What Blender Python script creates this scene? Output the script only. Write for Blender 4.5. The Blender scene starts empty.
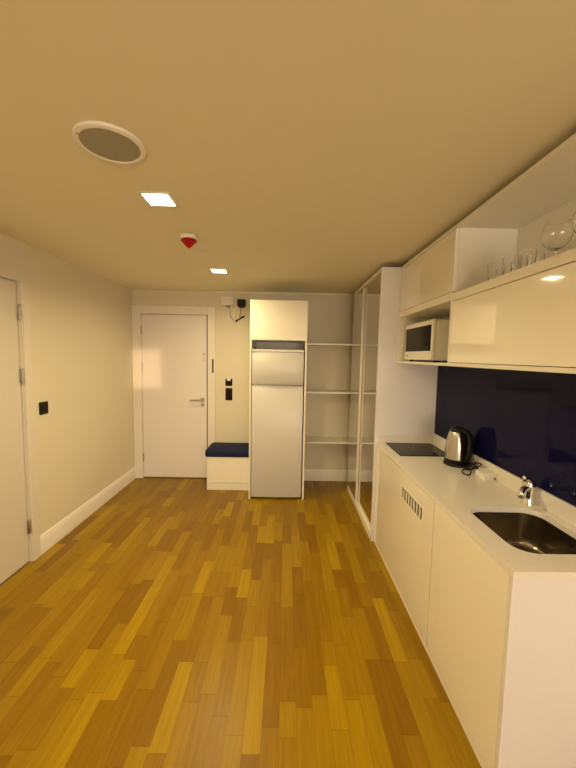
import bpy, bmesh, math, random
from mathutils import Vector, Matrix
random.seed(4)
S = bpy.context.scene
COL = S.collection
PI = math.pi
# ------------------------------------------------------------------ camera
F, PITCH, YAW, ROLL, CAMH = 335.0, 0.0830, 0.0082, -0.0185, 1.573
def axes():
    cy, sy = math.cos(YAW), math.sin(YAW)
    cp, sp = math.cos(PITCH), math.sin(PITCH)
    cr, sr = math.cos(ROLL), math.sin(ROLL)
    Ry = Matrix(((cy, -sy, 0), (sy, cy, 0), (0, 0, 1)))
    Rp = Matrix(((1, 0, 0), (0, cp, -sp), (0, sp, cp)))
    Rr = Matrix(((cr, 0, -sr), (0, 1, 0), (sr, 0, cr)))
    return Rr @ Rp @ Ry
R = axes()
cam = bpy.data.cameras.new('camera')
cam.sensor_fit = 'HORIZONTAL'; cam.sensor_width = 36; cam.lens = F / 576 * 36
cam.clip_start = .02; cam.clip_end = 60
co = bpy.data.objects.new('camera', cam); COL.objects.link(co)
m = Matrix.Identity(4)
for i in range(3):
    m[i][0] = R[0][i]; m[i][1] = R[2][i]; m[i][2] = -R[1][i]
m[2][3] = CAMH
co.matrix_world = m
S.camera = co
# ------------------------------------------------------------------ world, exposure
w = bpy.data.worlds.new('world'); S.world = w; w.use_nodes = True
bg = w.node_tree.nodes['Background']
bg.inputs[0].default_value = (1.0, .72, .56, 1); bg.inputs[1].default_value = 1.6
S.view_settings.view_transform = 'Standard'; S.view_settings.look = 'None'
S.view_settings.gamma = 1; S.view_settings.use_curve_mapping = False
S.view_settings.exposure = 0.0
LAMP = (1.0, .785, .40)
FILL_LAMP = (1.0, .84, .64)
LAMP_W = 12
FILL_STR = 11.5
# low evening sun that comes in through the small rear window
sun = bpy.data.lights.new('sun', 'SUN'); sun.energy = 1.7; sun.angle = math.radians(.9)
sun.color = (1.0, .62, .34)
so = bpy.data.objects.new('sun', sun); COL.objects.link(so)
SUN_DIR = Vector((-3.53, 6.50, -.20)).normalized()
so.rotation_euler = SUN_DIR.to_track_quat('-Z', 'Y').to_euler()
so.location = (3, -6, 2)

# ------------------------------------------------------------------ dimensions
XL, YB, HC = -1.885, 4.155, 2.343
XW, YR, XR2 = 1.26, -2.4, 2.45
YF = 3.563
HK = .869
YT, YN = 2.751, 1.060
XU, UB, UT = .915, 1.534, 2.303

# ------------------------------------------------------------------ materials
MATS = {}
def mat(name, col, rough=.5, metal=0, spec=.5, coat=0, noise=0, nscale=8, bump=0, bscale=60, trans=0, ior=1.45, emit=None, estr=0, stretch=(1,1,1)):
    if name in MATS: return MATS[name]
    M = bpy.data.materials.new(name); M.use_nodes = True
    nt = M.node_tree; b = nt.nodes['Principled BSDF']
    b.inputs['Base Color'].default_value = (*col, 1)
    b.inputs['Roughness'].default_value = rough
    b.inputs['Metallic'].default_value = metal
    b.inputs['Specular IOR Level'].default_value = spec
    b.inputs['Coat Weight'].default_value = coat
    b.inputs['Coat Roughness'].default_value = .03
    b.inputs['Transmission Weight'].default_value = trans
    b.inputs['IOR'].default_value = ior
    if emit:
        b.inputs['Emission Color'].default_value = (*emit, 1)
        b.inputs['Emission Strength'].default_value = estr
    tc = nt.nodes.new('ShaderNodeTexCoord'); mp = nt.nodes.new('ShaderNodeMapping')
    mp.inputs['Scale'].default_value = stretch
    nt.links.new(tc.outputs['Object'], mp.inputs[0])
    if noise:
        n = nt.nodes.new('ShaderNodeTexNoise'); n.inputs['Scale'].default_value = nscale; n.inputs['Detail'].default_value = 5
        nt.links.new(mp.outputs[0], n.inputs['Vector'])
        r = nt.nodes.new('ShaderNodeValToRGB')
        r.color_ramp.elements[0].position = .3; r.color_ramp.elements[1].position = .7
        r.color_ramp.elements[0].color = (*[c * (1 - noise) for c in col], 1)
        r.color_ramp.elements[1].color = (*[min(1, c * (1 + noise)) for c in col], 1)
        nt.links.new(n.outputs['Fac'], r.inputs[0]); nt.links.new(r.outputs[0], b.inputs['Base Color'])
    if bump:
        n = nt.nodes.new('ShaderNodeTexNoise'); n.inputs['Scale'].default_value = bscale; n.inputs['Detail'].default_value = 4
        nt.links.new(mp.outputs[0], n.inputs['Vector'])
        bp = nt.nodes.new('ShaderNodeBump'); bp.inputs['Strength'].default_value = bump; bp.inputs['Distance'].default_value = .002
        nt.links.new(n.outputs['Fac'], bp.inputs['Height']); nt.links.new(bp.outputs[0], b.inputs['Normal'])
    MATS[name] = M
    return M

def thin_pane():
    M = bpy.data.materials.new('window_glass'); M.use_nodes = True
    nt = M.node_tree; N = nt.nodes; N.remove(N['Principled BSDF'])
    t = N.new('ShaderNodeBsdfTransparent'); t.inputs[0].default_value = (.95, .97, .96, 1)
    g = N.new('ShaderNodeBsdfGlossy'); g.inputs['Roughness'].default_value = .02
    f = N.new('ShaderNodeFresnel'); f.inputs[0].default_value = 1.45
    mx = N.new('ShaderNodeMixShader'); nt.links.new(f.outputs[0], mx.inputs[0]); nt.links.new(t.outputs[0], mx.inputs[1]); nt.links.new(g.outputs[0], mx.inputs[2])
    nt.links.new(mx.outputs[0], N['Material Output'].inputs[0])
    return M

def parquet():
    M = bpy.data.materials.new('oak_parquet'); M.use_nodes = True
    nt = M.node_tree; N = nt.nodes; L = nt.links; b = N['Principled BSDF']
    def math_(op, a, c=None):
        n = N.new('ShaderNodeMath'); n.operation = op
        for i, v in enumerate((a, c)):
            if v is None: continue
            if isinstance(v, (int, float)): n.inputs[i].default_value = v
            else: L.new(v, n.inputs[i])
        return n.outputs[0]
    tc = N.new('ShaderNodeTexCoord'); sp = N.new('ShaderNodeSeparateXYZ'); L.new(tc.outputs['Object'], sp.inputs[0])
    u = math_('DIVIDE', sp.outputs['X'], .074)
    row = math_('FLOOR', u)
    wn = N.new('ShaderNodeTexWhiteNoise'); wn.noise_dimensions = '1D'; L.new(row, wn.inputs['W'])
    off = math_('MULTIPLY', wn.outputs['Value'], 7.3)
    v = math_('ADD', math_('DIVIDE', sp.outputs['Y'], .72), off)
    colm = math_('FLOOR', v)
    # irregular lengths: shift each joint a little
    wn1 = N.new('ShaderNodeTexWhiteNoise'); wn1.noise_dimensions = '2D'
    cb0 = N.new('ShaderNodeCombineXYZ'); L.new(row, cb0.inputs[0]); L.new(colm, cb0.inputs[1]); L.new(cb0.outputs[0], wn1.inputs['Vector'])
    cut = math_('ADD', math_('MULTIPLY', wn1.outputs['Value'], .55), .2)
    fr = math_('SUBTRACT', v, colm)
    sub = math_('GREATER_THAN', fr, cut)
    cell = math_('ADD', colm, math_('MULTIPLY', sub, .5))
    # cell i+.5 merges with the next column every other time
    cb = N.new('ShaderNodeCombineXYZ'); L.new(row, cb.inputs[0]); L.new(cell, cb.inputs[1])
    wn2 = N.new('ShaderNodeTexWhiteNoise'); wn2.noise_dimensions = '3D'; L.new(cb.outputs[0], wn2.inputs['Vector'])
    ramp = N.new('ShaderNodeValToRGB'); cr = ramp.color_ramp
    cr.elements[0].position = 0; cr.elements[0].color = (.205, .101, .0003, 1)
    cr.elements[1].position = 1; cr.elements[1].color = (.35, .212, .0006, 1)
    e = cr.elements.new(.5); e.color = (.265, .146, .0004, 1)
    e = cr.elements.new(.8); e.color = (.30, .178, .0005, 1)
    L.new(wn2.outputs['Value'], ramp.inputs[0])
    mp = N.new('ShaderNodeMapping'); mp.inputs['Scale'].default_value = (38, 2.2, 1); L.new(tc.outputs['Object'], mp.inputs[0])
    addv = N.new('ShaderNodeVectorMath'); addv.operation = 'ADD'; L.new(mp.outputs[0], addv.inputs[0])
    sc = N.new('ShaderNodeVectorMath'); sc.operation = 'SCALE'; L.new(wn2.outputs['Color'], sc.inputs[0]); sc.inputs['Scale'].default_value = 30
    L.new(sc.outputs[0], addv.inputs[1])
    g = N.new('ShaderNodeTexNoise'); g.inputs['Scale'].default_value = 1.6; g.inputs['Detail'].default_value = 6; g.inputs['Distortion'].default_value = .7
    L.new(addv.outputs[0], g.inputs['Vector'])
    gr = N.new('ShaderNodeMapRange'); gr.inputs[1].default_value = .3; gr.inputs[2].default_value = .7; gr.inputs[3].default_value = .86; gr.inputs[4].default_value = 1.12
    L.new(g.outputs['Fac'], gr.inputs[0])
    # seams
    fu = math_('SUBTRACT', u, row)
    d1 = math_('MINIMUM', fu, math_('SUBTRACT', 1, fu))
    s1 = math_('LESS_THAN', d1, .014)
    d2 = math_('ABSOLUTE', math_('SUBTRACT', fr, cut)); s2 = math_('LESS_THAN', d2, .003)
    d3 = math_('MINIMUM', fr, math_('SUBTRACT', 1, fr)); s3 = math_('LESS_THAN', d3, .003)
    seam = math_('MAXIMUM', s1, math_('MAXIMUM', s2, s3))
    k = math_('SUBTRACT', 1, math_('MULTIPLY', seam, .22))
    k2 = math_('MULTIPLY', k, gr.outputs[0])
    mx = N.new('ShaderNodeVectorMath'); mx.operation = 'SCALE'; L.new(ramp.outputs[0], mx.inputs[0]); L.new(k2, mx.inputs['Scale'])
    L.new(mx.outputs[0], b.inputs['Base Color'])
    b.inputs['Roughness'].default_value = .33; b.inputs['Specular IOR Level'].default_value = .26
    bp = N.new('ShaderNodeBump'); bp.inputs['Strength'].default_value = .15; bp.inputs['Distance'].default_value = .001
    L.new(g.outputs['Fac'], bp.inputs['Height']); L.new(bp.outputs[0], b.inputs['Normal'])
    return M

WALL = mat('wall_paint', (.74, .685, .555), .65, noise=.015, nscale=1.5, bump=.08, bscale=180)
CEIL = mat('ceiling_paint', (.82, .775, .58), .75, noise=.012, nscale=1.2, bump=.08, bscale=160)
TRIM = mat('white_trim_paint', (.84, .80, .75), .35, bump=.03, bscale=90)
DOORM = mat('white_door_paint', (.83, .79, .79), .28, bump=.03, bscale=60)
GLOSS = mat('white_gloss_lacquer', (.93, .895, .79), .09, coat=1, noise=.006, nscale=2)
SIDEW = mat('white_gloss_side_panel', (.80, .785, .80), .10, coat=.6, noise=.006, nscale=2)
DOORM2 = mat('cream_door_paint', (.67, .62, .55), .3, bump=.03, bscale=60)
TRIM2 = mat('cream_trim_paint', (.73, .68, .60), .35, bump=.03, bscale=90)
BODYW = mat('white_melamine', (.86, .825, .72), .35, noise=.008, nscale=5)
SHELFM = mat('shelf_melamine', (.84, .80, .72), .28, noise=.008, nscale=5)
FRIDGEW = mat('fridge_white', (.64, .63, .61), .28, bump=.04, bscale=220)
STONE = mat('solid_worktop', (.78, .74, .68), .3, noise=.03, nscale=260)
NAVYG = mat('navy_glass', (.006, .006, .040), .03, spec=.12, noise=.02, nscale=2)
NAVYF = mat('navy_fabric', (.006, .011, .056), .85, noise=.25, nscale=300, bump=.4, bscale=500)
MIRROR = mat('mirror_silver', (.80, .79, .76), .015, metal=1, noise=.005, nscale=1)
STEEL = mat('brushed_steel', (.56, .53, .49), .27, metal=1, noise=.06, nscale=40, stretch=(1, 1, .05))
SINKM = mat('sink_steel', (.30, .26, .20), .26, metal=1, noise=.06, nscale=60, stretch=(1, 14, 1))
CHROME = mat('chrome', (.85, .84, .82), .07, metal=1, noise=.01, nscale=4)
NICKEL = mat('satin_nickel', (.50, .47, .43), .33, metal=1, noise=.05, nscale=30)
BLACK = mat('black_plastic', (.010, .009, .009), .3, spec=.22, noise=.1, nscale=40)
BROWNP = mat('dark_brown_plastic', (.016, .006, .005), .3, spec=.2, noise=.1, nscale=40)
HOBG = mat('black_ceramic_glass', (.008, .007, .006), .06, spec=.15, noise=.05, nscale=10)
RECESS_SHADE = mat('recess_shade', (.05, .04, .03), .8, noise=.1, nscale=10)  # shade of gaps and slots, put into the colour
SEAL = mat('grey_rubber_seal', (.16, .13, .10), .7, noise=.1, nscale=30)
GREYM = mat('grey_speaker_mesh', (.36, .35, .27), .7, noise=.12, nscale=400, bump=.5, bscale=900)
RED = mat('red_lens_plastic', (.40, .006, .01), .35, spec=.3, noise=.05, nscale=20)
WPLAST = mat('white_plastic', (.85, .82, .76), .35, noise=.01, nscale=10)
GLASS = mat('clear_glass', (1, 1, 1), .0, trans=1, ior=1.45, noise=0)
PANE = thin_pane()
WINDARK = mat('microwave_window', (.012, .008, .005), .12, spec=.12, noise=.1, nscale=50)
WINSCREEN = mat('microwave_screen', (.030, .024, .013), .25, spec=.12, noise=.2, nscale=400)
STICK = mat('pale_sticker', (.70, .48, .40), .5, noise=.03, nscale=50)
DIFF = mat('lit_diffuser', (.9, .9, .9), .4, emit=(1, .88, .68), estr=14, noise=.01, nscale=5)
FILL_GLOW = mat('fill_glow', (.8, .75, .7), .8, emit=(1, .82, .62), estr=FILL_STR, noise=.01, nscale=5)  # glow of the added fill panel
FLOORM = parquet()

# ------------------------------------------------------------------ mesh helpers
def bx(bm, x0, x1, y0, y1, z0, z1, bev=0, seg=2):
    x0, x1 = sorted((x0, x1)); y0, y1 = sorted((y0, y1)); z0, z1 = sorted((z0, z1))
    r = bmesh.ops.create_cube(bm, size=1)
    vs = r['verts']
    for v in vs:
        v.co = Vector((x0 if v.co.x < 0 else x1, y0 if v.co.y < 0 else y1, z0 if v.co.z < 0 else z1))
    if bev:
        es = list({e for v in vs for e in v.link_edges})
        bmesh.ops.bevel(bm, geom=es, offset=min(bev, (x1-x0)*.45, (y1-y0)*.45, (z1-z0)*.45), segments=seg, affect='EDGES', profile=.5)
    return vs
def box(*a, bev=.0015, seg=2):
    bm = bmesh.new(); bx(bm, *a, bev=bev, seg=seg); return bm
def lathe(bm, prof, cx=0, cy=0, cz=0, n=32, axis='Z', closed=False):
    rings = []
    for r, z in prof:
        ring = []
        if r < 1e-6:
            ring = [(0, 0, z)]
        else:
            ring = [(r*math.cos(2*PI*i/n), r*math.sin(2*PI*i/n), z) for i in range(n)]
        vs = []
        for p in ring:
            if axis == 'X': p = (p[2], p[0], p[1])
            elif axis == 'Y': p = (p[1], p[2], p[0])
            vs.append(bm.verts.new((p[0]+cx, p[1]+cy, p[2]+cz)))
        rings.append(vs)
    pairs = list(zip(rings, rings[1:]))
    if closed: pairs.append((rings[-1], rings[0]))
    for a, b in pairs:
        if len(a) == 1 and len(b) == 1: continue
        for i in range(n):
            j = (i+1) % n
            if len(a) == 1: bm.faces.new((a[0], b[i], b[j]))
            elif len(b) == 1: bm.faces.new((a[i], b[0], a[j]))
            else: bm.faces.new((a[i], b[i], b[j], a[j]))
def tube(bm, pts, r, n=10, smooth=True):
    pts = [Vector(p) for p in pts]
    if smooth and len(pts) > 2:
        out = []
        P = [pts[0]] + pts + [pts[-1]]
        for i in range(1, len(P)-2):
            for k in range(6):
                t = k/6
                a, b, c, d = P[i-1], P[i], P[i+1], P[i+2]
                out.append(.5*((2*b) + (c-a)*t + (2*a-5*b+4*c-d)*t*t + (3*b-a-3*c+d)*t**3))
        out.append(pts[-1]); pts = out
    rad = r if callable(r) else (lambda t: r)
    rings = []; prev = None
    for i, p in enumerate(pts):
        t = (pts[min(i+1, len(pts)-1)] - pts[max(i-1, 0)]).normalized()
        if prev is None:
            up = Vector((0, 0, 1)) if abs(t.z) < .9 else Vector((1, 0, 0))
            a = t.cross(up).normalized()
        else:
            a = (prev - t*prev.dot(t)).normalized()
        prev = a; b = t.cross(a)
        rr = rad(i/(len(pts)-1))
        rings.append([bm.verts.new(p + a*rr*math.cos(2*PI*k/n) + b*rr*math.sin(2*PI*k/n)) for k in range(n)])
    for A, B in zip(rings, rings[1:]):
        for k in range(n):
            bm.faces.new((A[k], A[(k+1) % n], B[(k+1) % n], B[k]))
    bm.faces.new(rings[0][::-1]); bm.faces.new(rings[-1])
def rrect(x0, x1, y0, y1, r, n=8):
    out = []
    for cx, cy, a0 in ((x1-r, y1-r, 0), (x0+r, y1-r, PI/2), (x0+r, y0+r, PI), (x1-r, y0+r, 1.5*PI)):
        for i in range(n+1):
            a = a0 + PI/2*i/n
            out.append((cx+r*math.cos(a), cy+r*math.sin(a)))
    return out
def obj(name, bm, m, parent=None, smooth=False, origin=None):
    bmesh.ops.recalc_face_normals(bm, faces=bm.faces)
    me = bpy.data.meshes.new(name)
    if parent is not None:
        # object coordinates relative to the parent's origin
        bmesh.ops.translate(bm, verts=bm.verts, vec=-world_loc(parent))
        if origin: pass
    elif origin:
        bmesh.ops.translate(bm, verts=bm.verts, vec=-Vector(origin))
    if smooth:
        for f in bm.faces: f.smooth = True
        for e in bm.edges:
            if len(e.link_faces) == 2 and e.calc_face_angle(0) > math.radians(38): e.smooth = False
    bm.to_mesh(me); bm.free()
    me.materials.append(m)
    o = bpy.data.objects.new(name, me); COL.objects.link(o)
    if parent is not None: o.parent = parent
    elif origin: o.location = origin
    return o
def world_loc(o):
    v = Vector((0, 0, 0))
    while o is not None:
        v += o.location; o = o.parent
    return v
def tag(o, label, cat, group=None):
    o['label'] = label; o['category'] = cat
    if group: o['group'] = group
    return o
def thing(name, label, cat, loc, group=None):
    o = bpy.data.objects.new(name, None); COL.objects.link(o); o.location = loc
    o.empty_display_size = .05
    return tag(o, label, cat, group)
def struct(name, bm, m, smooth=False):
    o = obj(name, bm, m, smooth=smooth); o['kind'] = 'structure'; return o
def structE(name, loc):
    o = bpy.data.objects.new(name, None); COL.objects.link(o); o.location = loc; o['kind'] = 'structure'; return o
def copy_thing(src, loc, label, group=None):
    r = src.copy(); COL.objects.link(r); r.location = loc; r['label'] = label
    if group: r['group'] = group
    for ch in [o for o in bpy.data.objects if o.parent == src]:
        c = ch.copy(); c.parent = r; COL.objects.link(c)
        for g in [o for o in bpy.data.objects if o.parent == ch]:
            d = g.copy(); d.parent = c; COL.objects.link(d)
    return r

# ------------------------------------------------------------------ the shell
struct('floor', box(XL-.12, XR2+.12, YR-.12, YB+.12, -.1, 0, bev=0), FLOORM)
struct('ceiling', box(XL-.12, XR2+.12, YR-.12, YB+.12, HC, HC+.1, bev=0), CEIL)
# left wall with its door opening
LD0, LD1, LZ = 1.60, 2.395, 2.052
bm = bmesh.new()
bx(bm, XL-.12, XL, YR, LD0-.02, 0, HC); bx(bm, XL-.12, XL, LD1+.02, YB, 0, HC); bx(bm, XL-.12, XL, LD0-.02, LD1+.02, LZ+.015, HC)
bx(bm, XL-.12, XL-.07, LD0-.02, LD1+.02, 0, LZ+.015)
struct('wall_left', bm, WALL)
# back wall with the entrance door opening
BD0, BD1, BZ = -1.772, -.977, 2.05
bm = bmesh.new()
bx(bm, XL, BD0-.02, YB, YB+.12, 0, HC); bx(bm, BD1+.03, XW, YB, YB+.12, 0, HC); bx(bm, BD0-.02, BD1+.03, YB, YB+.12, BZ+.015, HC)
bx(bm, BD0-.02, BD1+.03, YB+.07, YB+.12, 0, BZ+.015)
struct('wall_back', bm, WALL)
bm = bmesh.new()
bx(bm, XW, XW+.12, .70, YB+.12, 0, HC)
struct('wall_right', bm, WALL)
struct('wall_return', box(XW+.12, XR2, .70, .82, 0, HC, bev=0), WALL)
struct('wall_side', box(XR2, XR2+.12, YR, .82, 0, HC, bev=0), WALL)
WX0, WX1, WZ0, WZ1 = 1.64, 2.10, 1.32, 1.86
bm = bmesh.new()
bx(bm, XL-.12, WX0, YR-.12, YR, 0, HC); bx(bm, WX1, XR2+.12, YR-.12, YR, 0, HC)
bx(bm, WX0, WX1, YR-.12, YR, 0, WZ0); bx(bm, WX0, WX1, YR-.12, YR, WZ1, HC)
struct('wall_rear', bm, WALL)
wn = structE('window_1', (WX0, YR, WZ0))
bm = bmesh.new()
for a in ((WX0, WX0+.03, WZ0, WZ1), (WX1-.03, WX1, WZ0, WZ1), (WX0+.03, WX1-.03, WZ0, WZ0+.03), (WX0+.03, WX1-.03, WZ1-.03, WZ1)):
    bx(bm, a[0], a[1], YR-.09, YR-.04, a[2], a[3], bev=.002)
obj('window_frame', bm, TRIM, wn)
obj('pane', box(WX0+.03, WX1-.03, YR-.068, YR-.064, WZ0+.03, WZ1-.03, bev=0), PANE, wn)

# added glowing fill panel in a window frame, unseen behind the camera
LX0, LX1, LZ0, LZ1 = .05, 1.50, .85, 2.00
wn = structE('added_fill_window', (LX0, YR, LZ0))
bm = bmesh.new()
for a in ((LX0-.06, LX0, LZ0-.06, LZ1+.06), (LX1, LX1+.06, LZ0-.06, LZ1+.06), (LX0, LX1, LZ0-.06, LZ0), (LX0, LX1, LZ1, LZ1+.06)):
    bx(bm, a[0], a[1], YR, YR+.03, a[2], a[3], bev=.002)
obj('window_frame', bm, TRIM, wn)
obj('fill_panel', box(LX0+.001, LX1-.001, YR+.004, YR+.010, LZ0+.001, LZ1-.001, bev=0), FILL_GLOW, wn)

# baseboards with a moulded upper edge
def skirt(prof, axis, a0, a1, base, sgn):
    bm = bmesh.new(); ends = []
    for a in (a0, a1):
        ring = []
        for d, z in prof:
            ring.append(bm.verts.new((base+sgn*d, a, z) if axis == 'Y' else (a, base+sgn*d, z)))
        ends.append(ring)
    n = len(prof)
    for i in range(n):
        j = (i+1) % n
        bm.faces.new((ends[0][i], ends[0][j], ends[1][j], ends[1][i]))
    bm.faces.new(ends[0][::-1]); bm.faces.new(ends[1])
    return bm
SP = [(0, 0), (.018, 0), (.018, .100), (.016, .106), (.016, .112), (.012, .120), (.010, .132), (.006, .142), (.003, .147), (0, .147)]
LF1 = 2.484
struct('baseboard_left', skirt(SP, 'Y', LF1, YB-.021, XL, 1), TRIM, smooth=True)
struct('baseboard_back', skirt(SP, 'X', .224, XW, YB, -1), TRIM, smooth=True)
struct('baseboard_rear', skirt(SP, 'X', XL, XR2, YR, 1), TRIM, smooth=True)
# shallow boxed trunking where back wall meets ceiling
struct('trim_1', box(-.84, XW, YB-.022, YB, 2.318, HC, bev=.001), CEIL)

# hinges ------------------------------------------------------
def hinge(x, y, z, h, parent, along):
    bm = bmesh.new()
    lathe(bm, [(0, z), (.007, z), (.007, z+h*.32), (.006, z+h*.33), (.007, z+h*.34), (.007, z+h*.66), (.006, z+h*.67), (.007, z+h*.68), (.007, z+h), (.004, z+h+.004), (0, z+h+.004)], x, y, 0, n=14)
    if along == 'X': bx(bm, x-.013, x+.013, y+.004, y+.0075, z+.002, z+h-.002, bev=.0008)
    else: bx(bm, x-.0075, x-.004, y-.015, y+.015, z+.002, z+h-.002, bev=.0008)
    obj('hinge', bm, NICKEL, parent, smooth=True)

# entrance door ---------------------------------------------------
d1 = structE('door_1', ((BD0+BD1)/2, YB, 0))
bm = bmesh.new()
fy0 = YB-.022
bx(bm, XL+.003, BD0-.006, fy0, YB, 0, 2.155, bev=.003); bx(bm, BD1+.018, -.868, fy0, YB, 0, 2.155, bev=.003)
bx(bm, BD0-.006, BD1+.018, fy0, YB, BZ+.006, 2.155, bev=.003)
# lining in the wall thickness
bx(bm, BD0-.019, BD0-.004, YB, YB+.069, 0, BZ+.014); bx(bm, BD1+.018, BD1+.029, YB, YB+.069, 0, BZ+.014); bx(bm, BD0-.004, BD1+.018, YB, YB+.069, BZ+.004, BZ+.014)
obj('door_frame', bm, TRIM, d1)
obj('door_leaf', box(BD0, BD1, YB+.002, YB+.046, .012, BZ, bev=.002), DOORM, d1)
obj('seal_strip', box(BD1+.002, BD1+.0175, YB+.012, YB+.05, .004, BZ+.002, bev=.001), SEAL, d1)
obj('door_gap_strip', box(BD0-.004, BD1+.018, YB+.001, YB+.068, 0, .009, bev=.001), RECESS_SHADE, d1)  # dark strip paints the shade in the gap under the leaf
for z in (1.80, 1.345, .218): hinge(BD0-.005, YB-.012+.004, z, .105, d1, 'X')
hd = obj('handle_plate', (lambda b: (lathe(b, [(0, YB+.002), (.026, YB+.002), (.026, YB-.004), (.022, YB-.008), (0, YB-.008)], -1.028, 0, 1.008, axis='Y'), b)[1])(bmesh.new()), NICKEL, d1, smooth=True)
bm = bmesh.new(); tube(bm, [(-1.028, YB-.008, 1.008), (-1.028, YB-.045, 1.008), (-1.045, YB-.053, 1.008), (-1.10, YB-.053, 1.007), (-1.172, YB-.050, 1.005)], .0095, 12)
obj('lever', bm, NICKEL, hd, smooth=True)
bm = bmesh.new(); lathe(bm, [(0, YB+.002), (.019, YB+.002), (.019, YB-.005), (.009, YB-.007), (.009, YB-.012), (0, YB-.012)], -1.024, 0, .948, axis='Y')
obj('lock_cylinder', bm, NICKEL, d1, smooth=True)
bm = bmesh.new()
bx(bm, -1.024, -.999, YB+.0005, YB+.0019, 1.49, 1.598)
o = obj('notice_sticker', bm, STICK, d1); o['label'] = 'small pale pinkish sticker'
obj('sticker_window', box(-1.020, -1.003, YB-.0002, YB+.0004, 1.497, 1.572, bev=0), DOORM, o)
obj('lock_contact', box(-.902, -.886, YB-.034, YB-.0225, 1.352, 1.520, bev=.002), BLACK, d1)['label'] = 'narrow black door contact'

# interior door in the left wall --------------------------------------
d2 = structE('door_2', (XL, (LD0+LD1)/2, 0))
bm = bmesh.new()
fx1 = XL+.022
bx(bm, XL, fx1, LD1+.018, LF1, 0, 2.143, bev=.003); bx(bm, XL, fx1, LD0-.09, LD0-.006, 0, 2.143, bev=.003); bx(bm, XL, fx1, LD0-.006, LD1+.018, LZ+.006, 2.143, bev=.003)
bx(bm, XL-.069, XL, LD1+.008, LD1+.0195, 0, LZ+.014); bx(bm, XL-.069, XL, LD0-.0195, LD0-.008, 0, LZ+.014); bx(bm, XL-.069, XL, LD0-.008, LD1+.008, LZ+.004, LZ+.014)
obj('door_frame', bm, TRIM2, d2)
obj('door_leaf', box(XL-.046, XL-.004, LD0, LD1, .012, LZ, bev=.002), DOORM2, d2)
obj('door_gap_strip', box(XL-.068, XL-.001, LD0-.006, LD1+.006, 0, .009, bev=.001), SEAL, d2)
for z in (1.79, 1.34, .225): hinge(XL+.012, LD1+.006, z, .11, d2, 'Y')
bm = bmesh.new(); tube(bm, [(XL-.004, 1.68, 1.0), (XL+.045, 1.68, 1.0), (XL+.05, 1.70, 1.0), (XL+.05, 1.80, 1.0)], .0095, 12)
obj('lever', bm, NICKEL, d2, smooth=True)

# ------------------------------------------------------------------ ceiling fittings
def downlight(x, y, label, col=LAMP, k=1.0):
    s = .062
    t = thing('ceiling_downlight', label, 'ceiling light', (x, y, HC), 'square recessed ceiling spots')
    bm = bmesh.new(); o_ = .078
    z0, z1 = HC-.005, HC
    for a in ((-o_, -s, -o_, o_), (s, o_, -o_, o_), (-s, s, -o_, -s), (-s, s, s, o_)):
        bx(bm, x+a[0], x+a[1], y+a[2], y+a[3], z0, z1, bev=.0012)
    obj('bezel', bm, WPLAST, t)
    obj('diffuser', box(x-s+.0005, x+s-.0005, y-s+.0005, y+s-.0005, HC-.004, HC-.0005, bev=0), DIFF, t)
    l = bpy.data.lights.new('downlight_lamp', 'AREA'); l.shape = 'SQUARE'; l.size = .115; l.energy = LAMP_W*k; l.color = col
    l.spread = math.radians(160)
    lo = bpy.data.objects.new('downlight_lamp', l); COL.objects.link(lo); lo.parent = t; lo.location = (0, 0, -.007)
    return t
downlight(-.647, 1.75, 'lit square ceiling spot beside the round speaker, nearer and larger one', LAMP, 2.0)
downlight(-.628, 3.155, 'lit square ceiling spot near the back wall, beyond the red alarm', LAMP, 1.0)
for x, y, n, cc, kk in ((-.65, .30, 'above the camera side', LAMP, .55), (-.65, -1.15, 'at the rear of the room', FILL_LAMP, .6), (1.35, -1.15, 'at the rear right of the room', FILL_LAMP, .3)):
    downlight(x, y, 'unseen added fill spot ' + n, cc, kk)  # unseen spots, added to brighten the room from the camera side

t = thing('ceiling_speaker', 'round white ceiling speaker with grey-green mesh grille', 'speaker', (-.66, 1.31, HC))
bm = bmesh.new(); lathe(bm, [(.101, HC), (.120, HC), (.121, HC-.004), (.119, HC-.009), (.112, HC-.013), (.104, HC-.013), (.101, HC-.010)], -.66, 1.31, 0, n=56, closed=True)
obj('rim', bm, WPLAST, t, smooth=True)
bm = bmesh.new(); lathe(bm, [(0, HC-.012), (.05, HC-.0115), (.1005, HC-.009), (.1005, HC-.001), (0, HC-.001)], -.66, 1.31, 0, n=48)
obj('grille', bm, GREYM, t, smooth=True)
bm = bmesh.new(); lathe(bm, [(0, HC-.0143), (.0025, HC-.0143), (.0025, HC-.0125), (0, HC-.0125)], -.737, 1.235, 0, n=12)
obj('status_dot', bm, BLACK, t)

t = thing('fire_alarm', 'red cone fire alarm on white round ceiling base', 'alarm', (-.648, 2.27, HC))
bm = bmesh.new(); lathe(bm, [(0, HC), (.056, HC), (.056, HC-.018), (.052, HC-.024), (0, HC-.024)], -.648, 2.27, 0, n=40)
obj('mounting_base', bm, WPLAST, t, smooth=True)
bm = bmesh.new(); lathe(bm, [(0, HC-.0245), (.051, HC-.0245), (.052, HC-.030), (.040, HC-.043), (.018, HC-.066), (.009, HC-.074), (0, HC-.076)], -.648, 2.27, 0, n=36)
obj('red_lens', bm, RED, t, smooth=True)
bm = bmesh.new(); lathe(bm, [(0, HC), (.038, HC), (.038, HC-.003), (.034, HC-.005), (0, HC-.005)], -.637, 2.60, 0, n=32)
tag(obj('cover_plate', bm, CEIL, smooth=True), 'small flat round ceiling cover plate just beyond the red alarm', 'cover plate')

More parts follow.
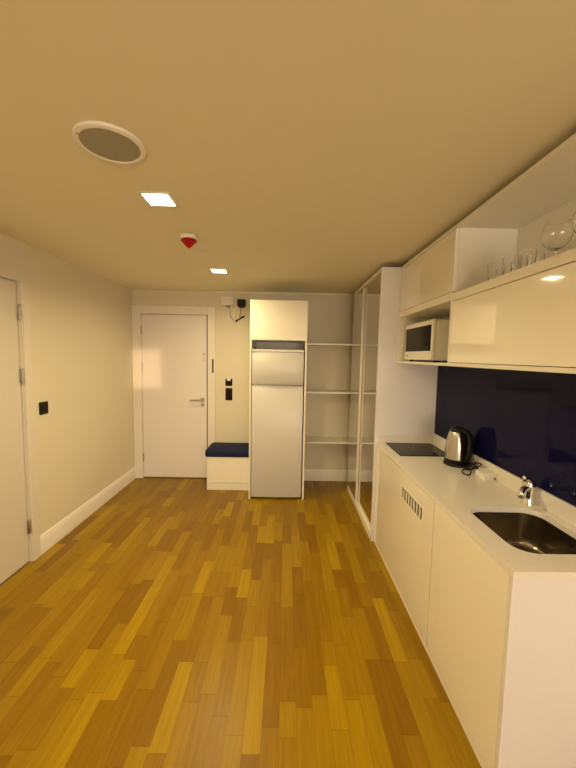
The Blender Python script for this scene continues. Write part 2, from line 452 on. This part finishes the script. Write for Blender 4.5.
# ------------------------------------------------------------------ things on the walls
def switch_plate(name, label, cat, axis, a0, a1, z0, z1, mk):
    pass
t = thing('light_switch', 'black square light switch on left wall beside the door frame', 'light switch', (XL, 2.60, 1.08))
obj('plate', box(XL, XL+.009, 2.555, 2.648, 1.086, 1.184, bev=.004, seg=3), BLACK, t)
obj('rocker', box(XL+.0092, XL+.013, 2.574, 2.629, 1.104, 1.166, bev=.002), BROWNP, t)
t = thing('card_switch', 'square dark switch with white card slot, right of entrance door', 'switch', (-.70, YB, 1.19))
obj('plate', box(-.742, -.657, YB-.010, YB, 1.192, 1.281, bev=.004, seg=3), BROWNP, t)
obj('card', box(-.722, -.678, YB-.018, YB-.0102, 1.256, 1.288, bev=.002), WPLAST, t)['label'] = 'white card in the slot'
t = thing('light_switch', 'tall dark double switch below the square card switch', 'light switch', (-.70, YB, 1.01))
obj('plate', box(-.742, -.657, YB-.010, YB, 1.011, 1.164, bev=.004, seg=3), BROWNP, t)
for z in (1.024, 1.092): obj('rocker', box(-.726, -.673, YB-.0135, YB-.0102, z, z+.058, bev=.002), BROWNP, t)

t = thing('junction_box', 'white cable box high on back wall above the bench', 'junction box', (-.718, YB, 2.167))
obj('housing', box(-.792, -.645, YB-.045, YB, 2.170, 2.274, bev=.005, seg=3), WPLAST, t)
obj('lid', box(-.772, -.662, YB-.0505, YB-.0455, 2.196, 2.256, bev=.003), TRIM, t)
obj('gland', box(-.735, -.69, YB-.030, YB-.010, 2.155, 2.1695, bev=.003), SEAL, t)
bm = bmesh.new(); tube(bm, [(-.702, YB-.02, 2.156), (-.690, YB-.02, 2.12), (-.684, YB-.012, 2.07), (-.672, YB-.010, 2.03), (-.650, YB-.012, 1.992)], .0028, 8)
obj('cable', bm, SEAL, t, smooth=True)
bm = bmesh.new(); tube(bm, [(-.768, YB-.006, 2.169), (-.766, YB-.004, 2.10), (-.768, YB-.004, 1.98)], .0022, 8)
obj('cable', bm, WPLAST, t, smooth=True)
struct('trim_2', box(-.640, -.626, YB-.012, YB, 1.985, 2.3175, bev=.001), CEIL)
t = thing('power_adapter', 'black wall adapter with hanging plug, left of fridge cabinet', 'adapter', (-.548, YB, 2.15))
bm = bmesh.new()
pts = [(-.598, 2.252), (-.502, 2.252), (-.497, 2.247), (-.497, 2.170), (-.52, 2.148), (-.578, 2.148), (-.602, 2.170), (-.602, 2.247)]
va = [bm.verts.new((x, YB, z)) for x, z in pts]; vb = [bm.verts.new((-.55+(x+.55)*.9, YB-.042, 2.2+(z-2.2)*.9)) for x, z in pts]
bm.faces.new(va); bm.faces.new(vb[::-1])
for i in range(8): bm.faces.new((va[i], vb[i], vb[(i+1) % 8], va[(i+1) % 8]))
bmesh.ops.bevel(bm, geom=list(bm.edges), offset=.003, segments=2, affect='EDGES')
obj('adapter_body', bm, BLACK, t, smooth=True)
bm = bmesh.new(); tube(bm, [(-.552, YB-.02, 2.15), (-.556, YB-.02, 2.11), (-.566, YB-.016, 2.07), (-.566, YB-.014, 2.035), (-.562, YB-.014, 2.025)], .0035, 8)
obj('cord', bm, BLACK, t, smooth=True)
bm = bmesh.new(); tube(bm, [(-.620, YB-.014, 1.984), (-.598, YB-.014, 1.997), (-.596, YB-.014, 1.998), (-.545, YB-.014, 2.030), (-.543, YB-.014, 2.031), (-.515, YB-.014, 2.047)],
                       lambda q: .011 if q < .28 or q > .72 else .0075, 12, smooth=False)
obj('inline_connector', bm, BROWNP, t, smooth=True)

# ------------------------------------------------------------------ bench
t = thing('storage_bench', 'low white storage bench beside the entrance door, under navy cushion', 'bench', (-.64, 3.97, 0))
b0, b1, by = -.8935, -.3835, 3.80
obj('side_panel', box(b0, b0+.018, by+.0, YB-.001, 0, .395), BODYW, t)
obj('side_panel', box(b1-.018, b1, by+.0, YB-.001, 0, .395), BODYW, t)
obj('front_panel', box(b0+.0185, b1-.0185, by+.001, by+.019, .090, .394), GLOSS, t)
obj('plinth', box(b0+.0185, b1-.0185, by+.004, by+.019, 0, .086), BODYW, t)
obj('top_panel', box(b0+.0185, b1-.0185, by+.0195, YB-.001, .376, .394), BODYW, t)
bm = bmesh.new(); cx0, cx1, cy0, cy1 = b0-.020, b1-.001, by-.014, YB-.002
lv = [(.3955, .010), (.402, .003), (.412, 0), (.452, 0), (.464, .003), (.473, .012), (.482, .035), (.490, .09), (.494, .16)]
rings = []
for z, ins in lv:
    rings.append([bm.verts.new((x, y, z)) for x, y in rrect(cx0+ins, cx1-ins, cy0+ins, cy1-ins, .022, 5)])
for A, B in zip(rings, rings[1:]):
    for i in range(len(A)): bm.faces.new((A[i], A[(i+1) % len(A)], B[(i+1) % len(A)], B[i]))
bm.faces.new(rings[0][::-1]); bm.faces.new(rings[-1])
c = obj('seat_cushion', bm, NAVYF, smooth=True, origin=((cx0+cx1)/2, (cy0+cy1)/2, .3955))
tag(c, 'navy blue fabric seat cushion lying on the white bench', 'cushion')

# ------------------------------------------------------------------ fridge tower
fx0, fx1 = -.3814, .2232
t = thing('fridge_cabinet', 'tall white cabinet housing the fridge, glossy door on top', 'cabinet', ((fx0+fx1)/2, 3.86, 0))
obj('side_panel', box(fx0, fx0+.018, YF, YB-.001, 0, 1.7365), BODYW, t)
obj('side_panel', box(fx1-.018, fx1, YF, YB-.001, 0, 1.7365), BODYW, t)
bm = bmesh.new()
bx(bm, fx0, fx0+.018, YF+.02, YB-.001, 1.7375, 2.152); bx(bm, fx1-.018, fx1, YF+.02, YB-.001, 1.7375, 2.152)
bx(bm, fx0+.018, fx1-.018, YF+.02, YB-.001, 2.134, 2.152); bx(bm, fx0+.018, fx1-.018, YF+.02, YB-.001, 1.7375, 1.7555)
bx(bm, fx0+.018, fx1-.018, YB-.008, YB-.001, 1.7555, 2.134)
obj('upper_box', bm, BODYW, t)
obj('door', box(fx0, fx1, YF-.001, YF+.0185, 1.741, 2.154, bev=.0015), GLOSS, t)
obj('back_panel', box(fx0+.0185, fx1-.0185, YB-.009, YB-.001, 0, 1.7365, bev=0), BODYW, t)

t = thing('fridge', 'white two-door fridge freezer inside the tall cabinet', 'fridge', (-.079, 3.85, 0))
rx0, rx1 = -.357, .192
obj('fridge_body', box(rx0+.004, rx1-.004, YF+.052, YB-.05, .022, 1.625, bev=.006), FRIDGEW, t)
def curved_door(x0, x1, z0, z1):
    bm = bmesh.new(); n = 12; A = []; B = []
    for i in range(n+1):
        s = i/n; x = x0+(x1-x0)*s
        yy = YF+.006 - .004*(1-(2*s-1)**2) + .006*abs(2*s-1)**14
        A.append((x, yy))
    vz = [z0, z0+.006, z1-.006, z1]
    ins = [.004, 0, 0, .004]
    rows = [[bm.verts.new((x, y+d, z)) for x, y in A] for z, d in zip(vz, ins)]
    back = [[bm.verts.new((x, YF+.05, z)) for x, y in A] for z in (z0, z1)]
    for r0, r1 in zip(rows, rows[1:]):
        for i in range(n): bm.faces.new((r0[i], r0[i+1], r1[i+1], r1[i]))
    for i in range(n):
        bm.faces.new((rows[0][i], back[0][i], back[0][i+1], rows[0][i+1])); bm.faces.new((rows[-1][i], rows[-1][i+1], back[1][i+1], back[1][i]))
        bm.faces.new((back[0][i], back[1][i], back[1][i+1], back[0][i+1]))
    for i in (0, n):
        bm.faces.new([rows[k][i] for k in range(4)] + [back[1][i], back[0][i]])
    return bm
fz = obj('freezer_door', curved_door(rx0, rx1, 1.270, 1.610), FRIDGEW, t, smooth=True)
fd = obj('fridge_door', curved_door(rx0, rx1, .024, 1.254), FRIDGEW, t, smooth=True)
obj('top_trim', box(rx0, rx1, YF+.002, YF+.05, 1.613, 1.641, bev=.004, seg=3), FRIDGEW, t)
obj('badge', box(-.113, -.052, YF-.0005, YF+.0018, 1.620, 1.633, bev=.0006), NICKEL, t)
bm = bmesh.new(); tube(bm, [(rx0+.02, YF+.003, 1.262), (-.25, YF-.002, 1.2605), (-.12, YF-.006, 1.256), (-.05, YF-.006, 1.256), (.08, YF-.002, 1.2605), (rx1-.02, YF+.003, 1.262)], .0045, 8)
obj('handle_strip', bm, NICKEL, t, smooth=True)
bm = bmesh.new(); 
bm.free()
for x in (rx0+.05, rx1-.05):
    bm = bmesh.new(); lathe(bm, [(0, 0), (.02, 0), (.018, .0215), (0, .0215)], x, YF+.1, 0, n=16)
    obj('foot', bm, BLACK, t)

# ------------------------------------------------------------------ alcove shelves
for z, n in ((1.727, 'white alcove shelf right of the fridge, highest of three'), (1.166, 'white alcove shelf right of the fridge, middle of three'), (.572, 'white alcove shelf right of the fridge, lowest of three')):
    o = obj('wall_shelf', box(.2245, XW-.001, 3.875, YB-.0005, z-.020, z, bev=.0012), SHELFM, origin=(.74, 4.0, z-.02))
    tag(o, n, 'shelf', 'alcove shelves beside the fridge')

# ------------------------------------------------------------------ mirrored wardrobe
XT = .757; WY1 = 3.865
t = thing('mirror_wardrobe', 'tall white wardrobe with two mirrored sliding doors', 'wardrobe', (1.0, 3.3, 0))
obj('side_panel', box(XT, XW-.001, YT, YT+.020, 0, 2.30), SIDEW, t)
obj('side_panel', box(XT+.035, XW-.001, WY1-.018, WY1, 0, 2.30), BODYW, t)
obj('plinth', box(XT+.002, XW-.001, YT+.0205, WY1-.0185, 0, .062), BODYW, t)
obj('end_block', box(XT+.002, XT+.034, WY1-.018, WY1, 0, .062), BODYW, t)
obj('top_rail', box(XT+.002, XW-.001, YT+.0205, WY1-.0185, 2.272, 2.30), BODYW, t)
obj('back_panel', box(XW-.010, XW-.001, YT+.0205, WY1-.0185, .0625, 2.2715, bev=0), BODYW, t)
def slide_door(x0, y0, y1, far=True):
    w_ = .030 if far else .010
    p = obj('sliding_door', box(x0+.004, x0+.017, y0+.002, y1-.002, .068, 2.268, bev=0), BODYW, t)
    bm = bmesh.new()
    bx(bm, x0, x0+.018, y0, y0+w_, .066, 2.270, bev=.0015)
    if far: bx(bm, x0+.001, x0+.018, y1-.006, y1, .066, 2.270, bev=.001)
    obj('stile', bm, TRIM, p)
    obj('mirror', box(x0+.001, x0+.0035, y0+w_+.0005, y1-.0065, .070, 2.266, bev=0), MIRROR, p)
slide_door(XT+.003, 3.39, WY1-.004)
slide_door(XT+.0225, YT+.022, 3.50, False)

# ------------------------------------------------------------------ base units
XK = .780
DS = 1.664
def base_unit(y0, y1, label, vent):
    t = thing('base_cabinet', label, 'cabinet', (1.0, (y0+y1)/2, 0), 'white gloss base units under the worktop')
    bm = bmesh.new(); x0 = XK+.020
    bx(bm, x0, XW-.001, y0, y0+.018, .055, .844); bx(bm, x0, XW-.001, y1-.018, y1, .055, .844)
    bx(bm, x0, XW-.001, y0+.018, y1-.018, .055, .073); bx(bm, XW-.010, XW-.001, y0+.018, y1-.018, .073, .844)
    obj('carcass', bm, BODYW, t)
    obj('plinth', box(XK+.006, XK+.022, y0, y1, 0, .050, bev=0), BODYW, t)
    if not vent:
        obj('door', box(XK, XK+.0185, y0+.001, y1-.0015, .036, .838), GLOSS, t)
    else:
        vy0, vy1, vz0, vz1 = 1.800, 2.136, .662, .738
        bm = bmesh.new(); X0, X1 = XK, XK+.0185
        n = 8; pitch = (vy1-vy0)/n
        bx(bm, X0, X1, y0+.0015, vy0, .036, .838); bx(bm, X0, X1, vy1, y1-.001, .036, .838)
        bx(bm, X0, X1, vy0, vy1, .036, vz0); bx(bm, X0, X1, vy0, vy1, vz1, .838)
        bmesh.ops.remove_doubles(bm, verts=bm.verts, dist=1e-5)
        d = obj('door', bm, GLOSS, t)
        bm = bmesh.new()
        f = .006
        bx(bm, X0-.002, X0+.004, vy0-f, vy1+f, vz1, vz1+f, bev=.001); bx(bm, X0-.002, X0+.004, vy0-f, vy1+f, vz0-f, vz0, bev=.001)
        for k in range(n+1):
            c = vy0+k*pitch
            bx(bm, X0-.002, X0+.006, c-.0065, c+.0065, vz0, vz1, bev=.001)
        g = obj('vent_grille', bm, BODYW, d)
        obj('vent_shade_sheet', box(X0+.008, X0+.012, vy0, vy1, vz0, vz1, bev=0), RECESS_SHADE, g)  # dark sheet paints the shade inside the slots
    return t
near = base_unit(YN+.026, DS, 'white gloss base cabinet under the sink, nearest the camera', False)
obj('end_panel', box(XK+.0, XW-.001, YN+.007, YN+.0255, 0, .844), SIDEW, near)
base_unit(DS+.001, YT-.001, 'white gloss base cabinet with slotted vent, under the hob', True)

# worktop with sink cut-out
SX0, SX1, SY0, SY1, SR = .868, 1.205, 1.163, 1.545, .080
XC = .7755
t = thing('worktop', 'long pale stone worktop with upstand along navy splashback', 'worktop', (1.0, 1.9, .845))
bm = bmesh.new()
hole = rrect(SX0, SX1, SY0, SY1, SR, 8)
outer = [(XC, YN), (XW-.001, YN), (XW-.001, YT-.001), (XC, YT-.001)]
def loop(bm, pts, z):
    vs = [bm.verts.new((x, y, z)) for x, y in pts]
    es = [bm.edges.new((vs[i], vs[(i+1) % len(vs)])) for i in range(len(vs))]
    return vs, es
for z in (.845, HK):
    vo, eo = loop(bm, outer, z); vh, eh = loop(bm, hole, z)
    bmesh.ops.triangle_fill(bm, edges=eo+eh, use_beauty=True)
    if z == .845: lo_, lh_ = vo, vh
for A, B in ((lo_, vo), (lh_, vh)):
    for i in range(len(A)): bm.faces.new((A[i], A[(i+1) % len(A)], B[(i+1) % len(A)], B[i]))
bad = [f for f in bm.faces if abs(f.normal.z) > .9 and all(v in vh or v in lh_ for v in f.verts)]
bmesh.ops.delete(bm, geom=bad, context='FACES_ONLY')
slab = obj('slab', bm, STONE, t)
obj('upstand', box(XW-.017, XW-.0012, YN, YT-.017, HK+.0003, .952, bev=.002), STONE, t)
obj('side_upstand', box(XC+.012, XW-.0012, YT-.0165, YT-.0012, HK+.0003, .93, bev=.002), STONE, t)

# splashback
tag(obj('splashback', box(XW-.007, XW-.0008, YN, YT-.001, .953, UB-.001, bev=.0005), NAVYG, origin=(XW-.004, 1.9, .953)),
    'glossy dark navy glass splashback between worktop and wall cabinets', 'splashback')

# sink
t = thing('kitchen_sink', 'undermounted steel sink bowl with rounded corners in worktop', 'sink', (1.03, 1.347, .67))
bm = bmesh.new()
lv = [(.8445, -.014, SR+.014), (.8445, .001, SR), (.80, .003, SR), (.74, .005, SR), (.705, .010, SR-.005), (.690, .022, .065), (.684, .045, .05), (.682, .10, .03)]
rings = []
for z, ins, r in lv:
    rings.append([bm.verts.new((x, y, z)) for x, y in rrect(SX0+ins, SX1-ins, SY0+ins, SY1-ins, r, 8)])
for A, B in zip(rings, rings[1:]):
    for i in range(len(A)): bm.faces.new((A[i], A[(i+1) % len(A)], B[(i+1) % len(A)], B[i]))
bm.faces.new(rings[-1])
bowl = obj('bowl', bm, SINKM, t, smooth=True)
md = bowl.modifiers.new('thickness', 'SOLIDIFY'); md.thickness = .0012; md.offset = -1 
bm = bmesh.new(); lathe(bm, [(0, .6835), (.018, .6835), (.022, .685), (.040, .687), (.043, .685), (.043, .6825), (0, .6825)], 1.03, 1.347, 0, n=32)
obj('drain', bm, CHROME, t, smooth=True)
for y in (1.385, 1.33):
    bm = bmesh.new()
    bx(bm, SX1-.0055, SX1-.0035, y-.014, y+.014, .806, .816, bev=.0009)
    obj('overflow_slot', bm, BLACK, t)

# tap
tx, ty = 1.205, 1.590
t = thing('kitchen_tap', 'chrome single-lever tap at the corner of the sink', 'tap', (tx, ty, HK))
bm = bmesh.new(); lathe(bm, [(0, HK+.0005), (.029, HK+.0005), (.029, HK+.005), (.026, HK+.009), (.0255, HK+.070), (.028, HK+.076), (.028, HK+.104), (.024, HK+.113), (0, HK+.116)], tx, ty, 0, n=32)
obj('tap_body', bm, CHROME, t, smooth=True)
dx, dy = -.80, -.60
bm = bmesh.new(); tube(bm, [(tx+dx*.018, ty+dy*.018, HK+.086), (tx+dx*.05, ty+dy*.05, HK+.090), (tx+dx*.078, ty+dy*.078, HK+.088), (tx+dx*.094, ty+dy*.094, HK+.078), (tx+dx*.096, ty+dy*.096, HK+.066)], .0135, 16)
sp = obj('spout', bm, CHROME, t, smooth=True)
bm = bmesh.new(); lathe(bm, [(0, HK+.054), (.0135, HK+.054), (.014, HK+.0655), (0, HK+.0655)], tx+dx*.096, ty+dy*.096, 0, n=20)
obj('aerator', bm, NICKEL, sp, smooth=True)
bm = bmesh.new(); tube(bm, [(tx, ty, HK+.113), (tx+.004, ty+.003, HK+.122), (tx-.012, ty-.004, HK+.131), (tx-.038, ty-.016, HK+.138)], lambda q: .014-.006*q, 12)
obj('lever', bm, CHROME, t, smooth=True)

# hob
t = thing('ceramic_hob', 'black ceramic hob set in worktop beside the wardrobe side', 'hob', (1.03, 2.53, HK))
obj('glass_plate', box(.838, 1.215, 2.362, 2.718, HK+.0003, HK+.006, bev=.0015), HOBG, t)
ZR = mat('hob_marking', (.10, .10, .10), .3, noise=.05, nscale=30)
for x, r in ((.93, .062), (1.09, .082)):
    bm = bmesh.new(); lathe(bm, [(r, HK+.0061), (r+.002, HK+.0061), (r+.002, HK+.0064), (r, HK+.0064)], x+.0, 2.54, 0, n=48, closed=True)
    obj('cooking_zone', bm, ZR, t)

# kettle -----------------------------------------------------------
kx, ky = 1.158, 2.192
t = thing('electric_kettle', 'brushed steel electric kettle with black handle on worktop', 'kettle', (kx, ky, HK))
z = HK+.0005
bm = bmesh.new(); lathe(bm, [(0, z), (.078, z), (.081, z+0.0045), (.080, z+0.0157), (.074, z+0.0224), (.070, z+0.0246), (0, z+0.0246)], kx, ky, 0, n=40)
base = obj('power_base', bm, BLACK, t, smooth=True)
bm = bmesh.new(); lathe(bm, [(0, z+0.0252), (.071, z+0.0252), (.0755, z+0.0336), (.0765, z+0.0448), (0, z+0.0448)], kx, ky, 0, n=40)
obj('lower_ring', bm, BLACK, t, smooth=True)
bm = bmesh.new(); lathe(bm, [(.0755, z+0.0450), (.0755, z+0.0672), (.0735, z+0.1064), (.069, z+0.1456), (.062, z+0.1848), (.054, z+0.2150), (.050, z+0.2240), (0, z+0.2240)], kx, ky, 0, n=48)
obj('steel_body', bm, STEEL, t, smooth=True)
bm = bmesh.new(); lathe(bm, [(0, z+0.2243), (.0515, z+0.2243), (.051, z+0.2341), (.043, z+0.2464), (.028, z+0.2542), (.010, z+0.2565), (0, z+0.2565)], kx, ky, 0, n=36)
obj('lid', bm, BLACK, t, smooth=True)
# spout on the far side (+Y)
bm = bmesh.new()
A = [(-.022, .050, .165), (.022, .050, .165), (.0, .062, .150), ]
pv = [bm.verts.new((kx+x, ky+y, z+h*1.12)) for x, y, h in ((-.026, .046, .199), (.026, .046, .199), (0, .080, .199), (0, .060, .140), (-.022, .050, .170), (.022, .050, .170))]
for f in ((0, 1, 2), (0, 2, 4), (2, 3, 4), (1, 5, 2), (2, 5, 3), (0, 4, 1), (4, 5, 1), (4, 3, 5)):
    bm.faces.new([pv[i] for i in f])
obj('spout', bm, STEEL, t)
# handle towards the camera, D-shaped, plus the black strip that backs it
hang = math.radians(-78)
hx, hy = math.cos(hang), math.sin(hang)
def kp(r, h): return (kx+hx*r, ky+hy*r, z+h*1.12)
bm = bmesh.new()
def ribbon(bm, pts, wd, th):
    # pts in (r,h); strip of width wd (tangential), thickness th (normal)
    tx_, ty_ = -hy, hx; rings = []
    for i, (r, h) in enumerate(pts):
        a = Vector(pts[max(i-1, 0)]); b = Vector(pts[min(i+1, len(pts)-1)]); d = (b-a).normalized(); nn = Vector((d.y, -d.x))
        ww = wd(i/(len(pts)-1)) if callable(wd) else wd
        ring = []
        for s, q in ((-1, -1), (-.7, -1.25), (.7, -1.25), (1, -1), (1, 1), (.7, 1.25), (-.7, 1.25), (-1, 1)):
            rr, hh = r+nn.x*q*th/2, h+nn.y*q*th/2
            p = kp(rr, hh)
            ring.append(bm.verts.new((p[0]+tx_*s*ww/2, p[1]+ty_*s*ww/2, p[2])))
        rings.append(ring)
    for A, B in zip(rings, rings[1:]):
        for k in range(8): bm.faces.new((A[k], A[(k+1) % 8], B[(k+1) % 8], B[k]))
    bm.faces.new(rings[0][::-1]); bm.faces.new(rings[-1])
ribbon(bm, [(.030, .212), (.060, .216), (.088, .211), (.108, .193), (.116, .165), (.118, .130), (.113, .090), (.102, .058), (.084, .044), (.074, .044)], lambda q: .030, .017)
h_ = obj('handle', bm, BLACK, t, smooth=True)
bm = bmesh.new()
ribbon(bm, [(.0745, .040), (.0765, .060), (.0750, .095), (.0705, .130), (.0635, .165), (.055, .195), (.048, .205)], .060, .012)
obj('handle_backing', bm, BLACK, t, smooth=True)
bm = bmesh.new()
tube(bm, [(kx+.04, ky-.068, HK+.008), (kx+.030, ky-.100, HK+.006), (kx-.005, ky-.108, HK+.006), (kx+.005, ky-.119, HK+.005), (kx+.040, ky-.119, HK+.010), (kx+.060, ky-.110, HK+.022), (kx+.072, ky-.095, HK+.040), (kx+.072, ky-.105, HK+.052)], .0034, 8)
obj('power_cord', bm, BLACK, t, smooth=True)

# socket block with plugs by the upstand
sx0, sx1, sy0, sy1 = 1.168, 1.242, 1.890, 1.985
t = thing('socket_block', 'white socket block by the upstand, beside the kettle', 'socket block', ((sx0+sx1)/2, 1.94, HK))
bm = bmesh.new()
pv = []
for y in (sy0, sy1):
    pv.append([bm.verts.new((x, y, HK+h)) for x, h in ((sx0, .0004), (sx1, .0004), (sx1, .046), (sx1-.03, .046), (sx0, .034))])
bm.faces.new(pv[0]); bm.faces.new(pv[1][::-1])
for i in range(5): bm.faces.new((pv[0][i], pv[1][i], pv[1][(i+1) % 5], pv[0][(i+1) % 5]))
bmesh.ops.bevel(bm, geom=list(bm.edges), offset=.0025, segments=2, affect='EDGES')
obj('housing', bm, WPLAST, t, smooth=True)
bm = bmesh.new(); lathe(bm, [(0, sy0-.0008), (.006, sy0-.0008), (.006, sy0+.0005), (0, sy0+.0005)], sx1-.012, 0, HK+.014, axis='Y', n=16)
obj('outlet', bm, BLACK, t)
t2 = thing('mains_plug', 'black plug with curled black cable, behind the white socket block', 'plug', (1.20, 2.00, HK+.02))
bm = bmesh.new(); lathe(bm, [(0, 1.9865), (.015, 1.9865), (.015, 2.003), (.010, 2.013), (0, 2.015)], 1.206, 0, HK+.020, axis='Y', n=20)
obj('plug_body', bm, BLACK, t2, smooth=True)
bm = bmesh.new(); tube(bm, [(1.206, 2.012, HK+.020), (1.206, 2.030, HK+.030), (1.190, 2.045, HK+.050), (1.165, 2.030, HK+.055), (1.150, 2.000, HK+.040), (1.135, 1.975, HK+.012), (1.115, 1.975, HK+.005), (1.105, 2.010, HK+.005), (1.125, 2.045, HK+.010), (1.160, 2.045, HK+.035), (1.190, 2.030, HK+.060), (1.215, 2.010, HK+.064), (1.225, 2.03, HK+.045), (1.205, 2.055, HK+.02), (1.17, 2.06, HK+.006)], .0042, 8)
obj('cable', bm, BLACK, t2, smooth=True)

# ------------------------------------------------------------------ wall cabinets
UY1 = 1.895; UE = .78
XD = XU+.019
t = thing('wall_cabinet', 'white gloss wall cabinet above the open microwave niche', 'cabinet', (1.09, 2.32, UB), 'white wall cabinets over the splashback')
bm = bmesh.new()
y0, y1 = UY1-.016, YT-.001
bx(bm, XU, XW-.001, y0, y0+.016, UB, 1.944); bx(bm, XU, XW-.001, y1-.016, y1, UB, 1.944)
bx(bm, XU, XW-.001, y0+.016, y1-.016, UB, UB+.016); bx(bm, XU, XW-.001, y0+.016, y1-.016, 1.900, 1.944)
bx(bm, XD, XW-.001, y0, y0+.016, 1.944, UT); bx(bm, XD, XW-.001, y1-.016, y1, 1.944, UT)
bx(bm, XU, XW-.001, y0+.016, y1-.016, UT-.018, UT); bx(bm, XU, XD, y0, y0+.016, UT-.018, UT); bx(bm, XU, XD, y1-.016, y1, UT-.018, UT)
bx(bm, XW-.009, XW-.001, y0+.016, y1-.016, UB+.016, 1.900); bx(bm, XW-.009, XW-.001, y0+.016, y1-.016, 1.944, UT-.018)
obj('carcass', bm, BODYW, t)
obj('lift_door', box(XU, XU+.0185, y0+.001, y1-.0015, 1.947, UT-.021), GLOSS, t)

t = thing('wall_cabinet', 'long white gloss wall cabinet with open top shelf holding glasses', 'cabinet', (1.09, 1.33, UB), 'white wall cabinets over the splashback')
bm = bmesh.new()
y0, y1 = UE, UY1-.017
bx(bm, XU, XW-.001, y0, y0+.018, UB, 1.893); bx(bm, XD, XW-.001, y1-.016, y1, UB+.018, 1.893)
bx(bm, XU, XW-.001, y0+.018, y1, UB, UB+.018); bx(bm, XW-.009, XW-.001, y0+.018, y1, UB+.018, 1.893)
obj('carcass', bm, BODYW, t)
obj('shelf_board', box(XU, XW-.001, y0, y1, 1.8935, 1.934), BODYW, t)
obj('top_board', box(XU, XW-.001, y0, y1, UT-.018, UT), BODYW, t)
obj('back_panel', box(XW-.009, XW-.001, y0, y1, 1.9345, UT-.0185, bev=0), BODYW, t)
obj('lift_door', box(XU, XU+.0185, y0+.0195, y1-.001, UB+.0205, 1.890), GLOSS, t)

# microwave
mx0, my0, my1, mz0, mz1 = .948, 2.185, 2.680, 1.562, 1.830
t = thing('microwave', 'white microwave with dark glass door in the wall niche', 'microwave', (1.09, 2.43, UB+.016))
obj('case', box(mx0+.022, 1.235, my0+.002, my1-.002, mz0, mz1-.002, bev=.006, seg=3), WPLAST, t)
fr = obj('front_panel', box(mx0, mx0+.0215, my0, my1, mz0+.002, mz1, bev=.004, seg=3), WPLAST, t)
dr = obj('door', box(mx0-.003, mx0-.0002, my0+.125, my1-.022, 1.625, 1.797, bev=.0012), WINDARK, t)
obj('window', box(mx0-.0042, mx0-.0031, my0+.165, my1-.055, 1.648, 1.775, bev=0), WINSCREEN, dr)
pn = obj('control_panel', box(mx0-.003, mx0-.0002, my0+.018, my0+.123, 1.625, 1.797, bev=.0012), WINDARK, t)
obj('door_button', box(mx0-.006, mx0-.0031, my0+.030, my0+.110, 1.632, 1.656, bev=.001), BLACK, pn)
bm = bmesh.new()
bx(bm, mx0-.0012, mx0-.0002, my1-.070, my1-.030, 1.590, 1.597)
obj('badge', bm, BLACK, t)
for x in (.99, 1.20):
    for y in (my0+.04, my1-.04):
        bm = bmesh.new(); lathe(bm, [(0, UB+.0163), (.013, UB+.0163), (.011, mz0-.0002), (0, mz0-.0002)], x, y, 0, n=14)
        obj('foot', bm, BLACK, t)

# glassware on the open shelf
def tumbler():
    bm = bmesh.new()
    lathe(bm, [(0, 0), (.026, 0), (.028, .004), (.030, .04), (.034, .095), (.0315, .095), (.0272, .04), (.0235, .016), (0, .014)], n=28)
    return bm
ZS = 1.9345
first = None
for x, y, lab in ((1.000, 1.645, 'clear tumbler at the far end of the front row on open shelf'), (1.000, 1.530, 'clear tumbler in the middle of the front row on open shelf'), (1.000, 1.430, 'clear tumbler at the near end of the front row on open shelf'),
                  (1.085, 1.715, 'clear tumbler at the far end of the back row on open shelf'), (1.085, 1.600, 'clear tumbler in the middle of the back row on open shelf'), (1.085, 1.500, 'clear tumbler at the near end of the back row on open shelf')):
    if first is None:
        o = first = obj('tumbler', tumbler(), GLASS, smooth=True)
    else:
        o = first.copy(); COL.objects.link(o)
    o.location = (x, y, ZS); tag(o, lab, 'glass', 'clear tumblers on the open shelf')
def wineglass():
    bm = bmesh.new()
    lathe(bm, [(0, 0), (.036, 0), (.036, .0015), (.012, .004), (.004, .008), (.0035, .040), (.006, .046), (.022, .052), (.040, .072), (.049, .098), (.048, .120), (.039, .144), (.034, .150),
               (.0328, .150), (.0378, .143), (.0465, .120), (.0475, .098), (.0385, .073), (.021, .054), (0, .050)], n=40)
    return bm
first = None
for x, y, lab in ((.990, 1.268, 'balloon wine glass on open shelf, next after the tumblers'), (.990, 1.130, 'balloon wine glass on open shelf, cut by the right picture edge')):
    if first is None:
        o = first = obj('wine_glass', wineglass(), GLASS, smooth=True)
    else:
        o = first.copy(); COL.objects.link(o)
    o.location = (x, y, ZS); tag(o, lab, 'glass', 'balloon wine glasses on the open shelf')
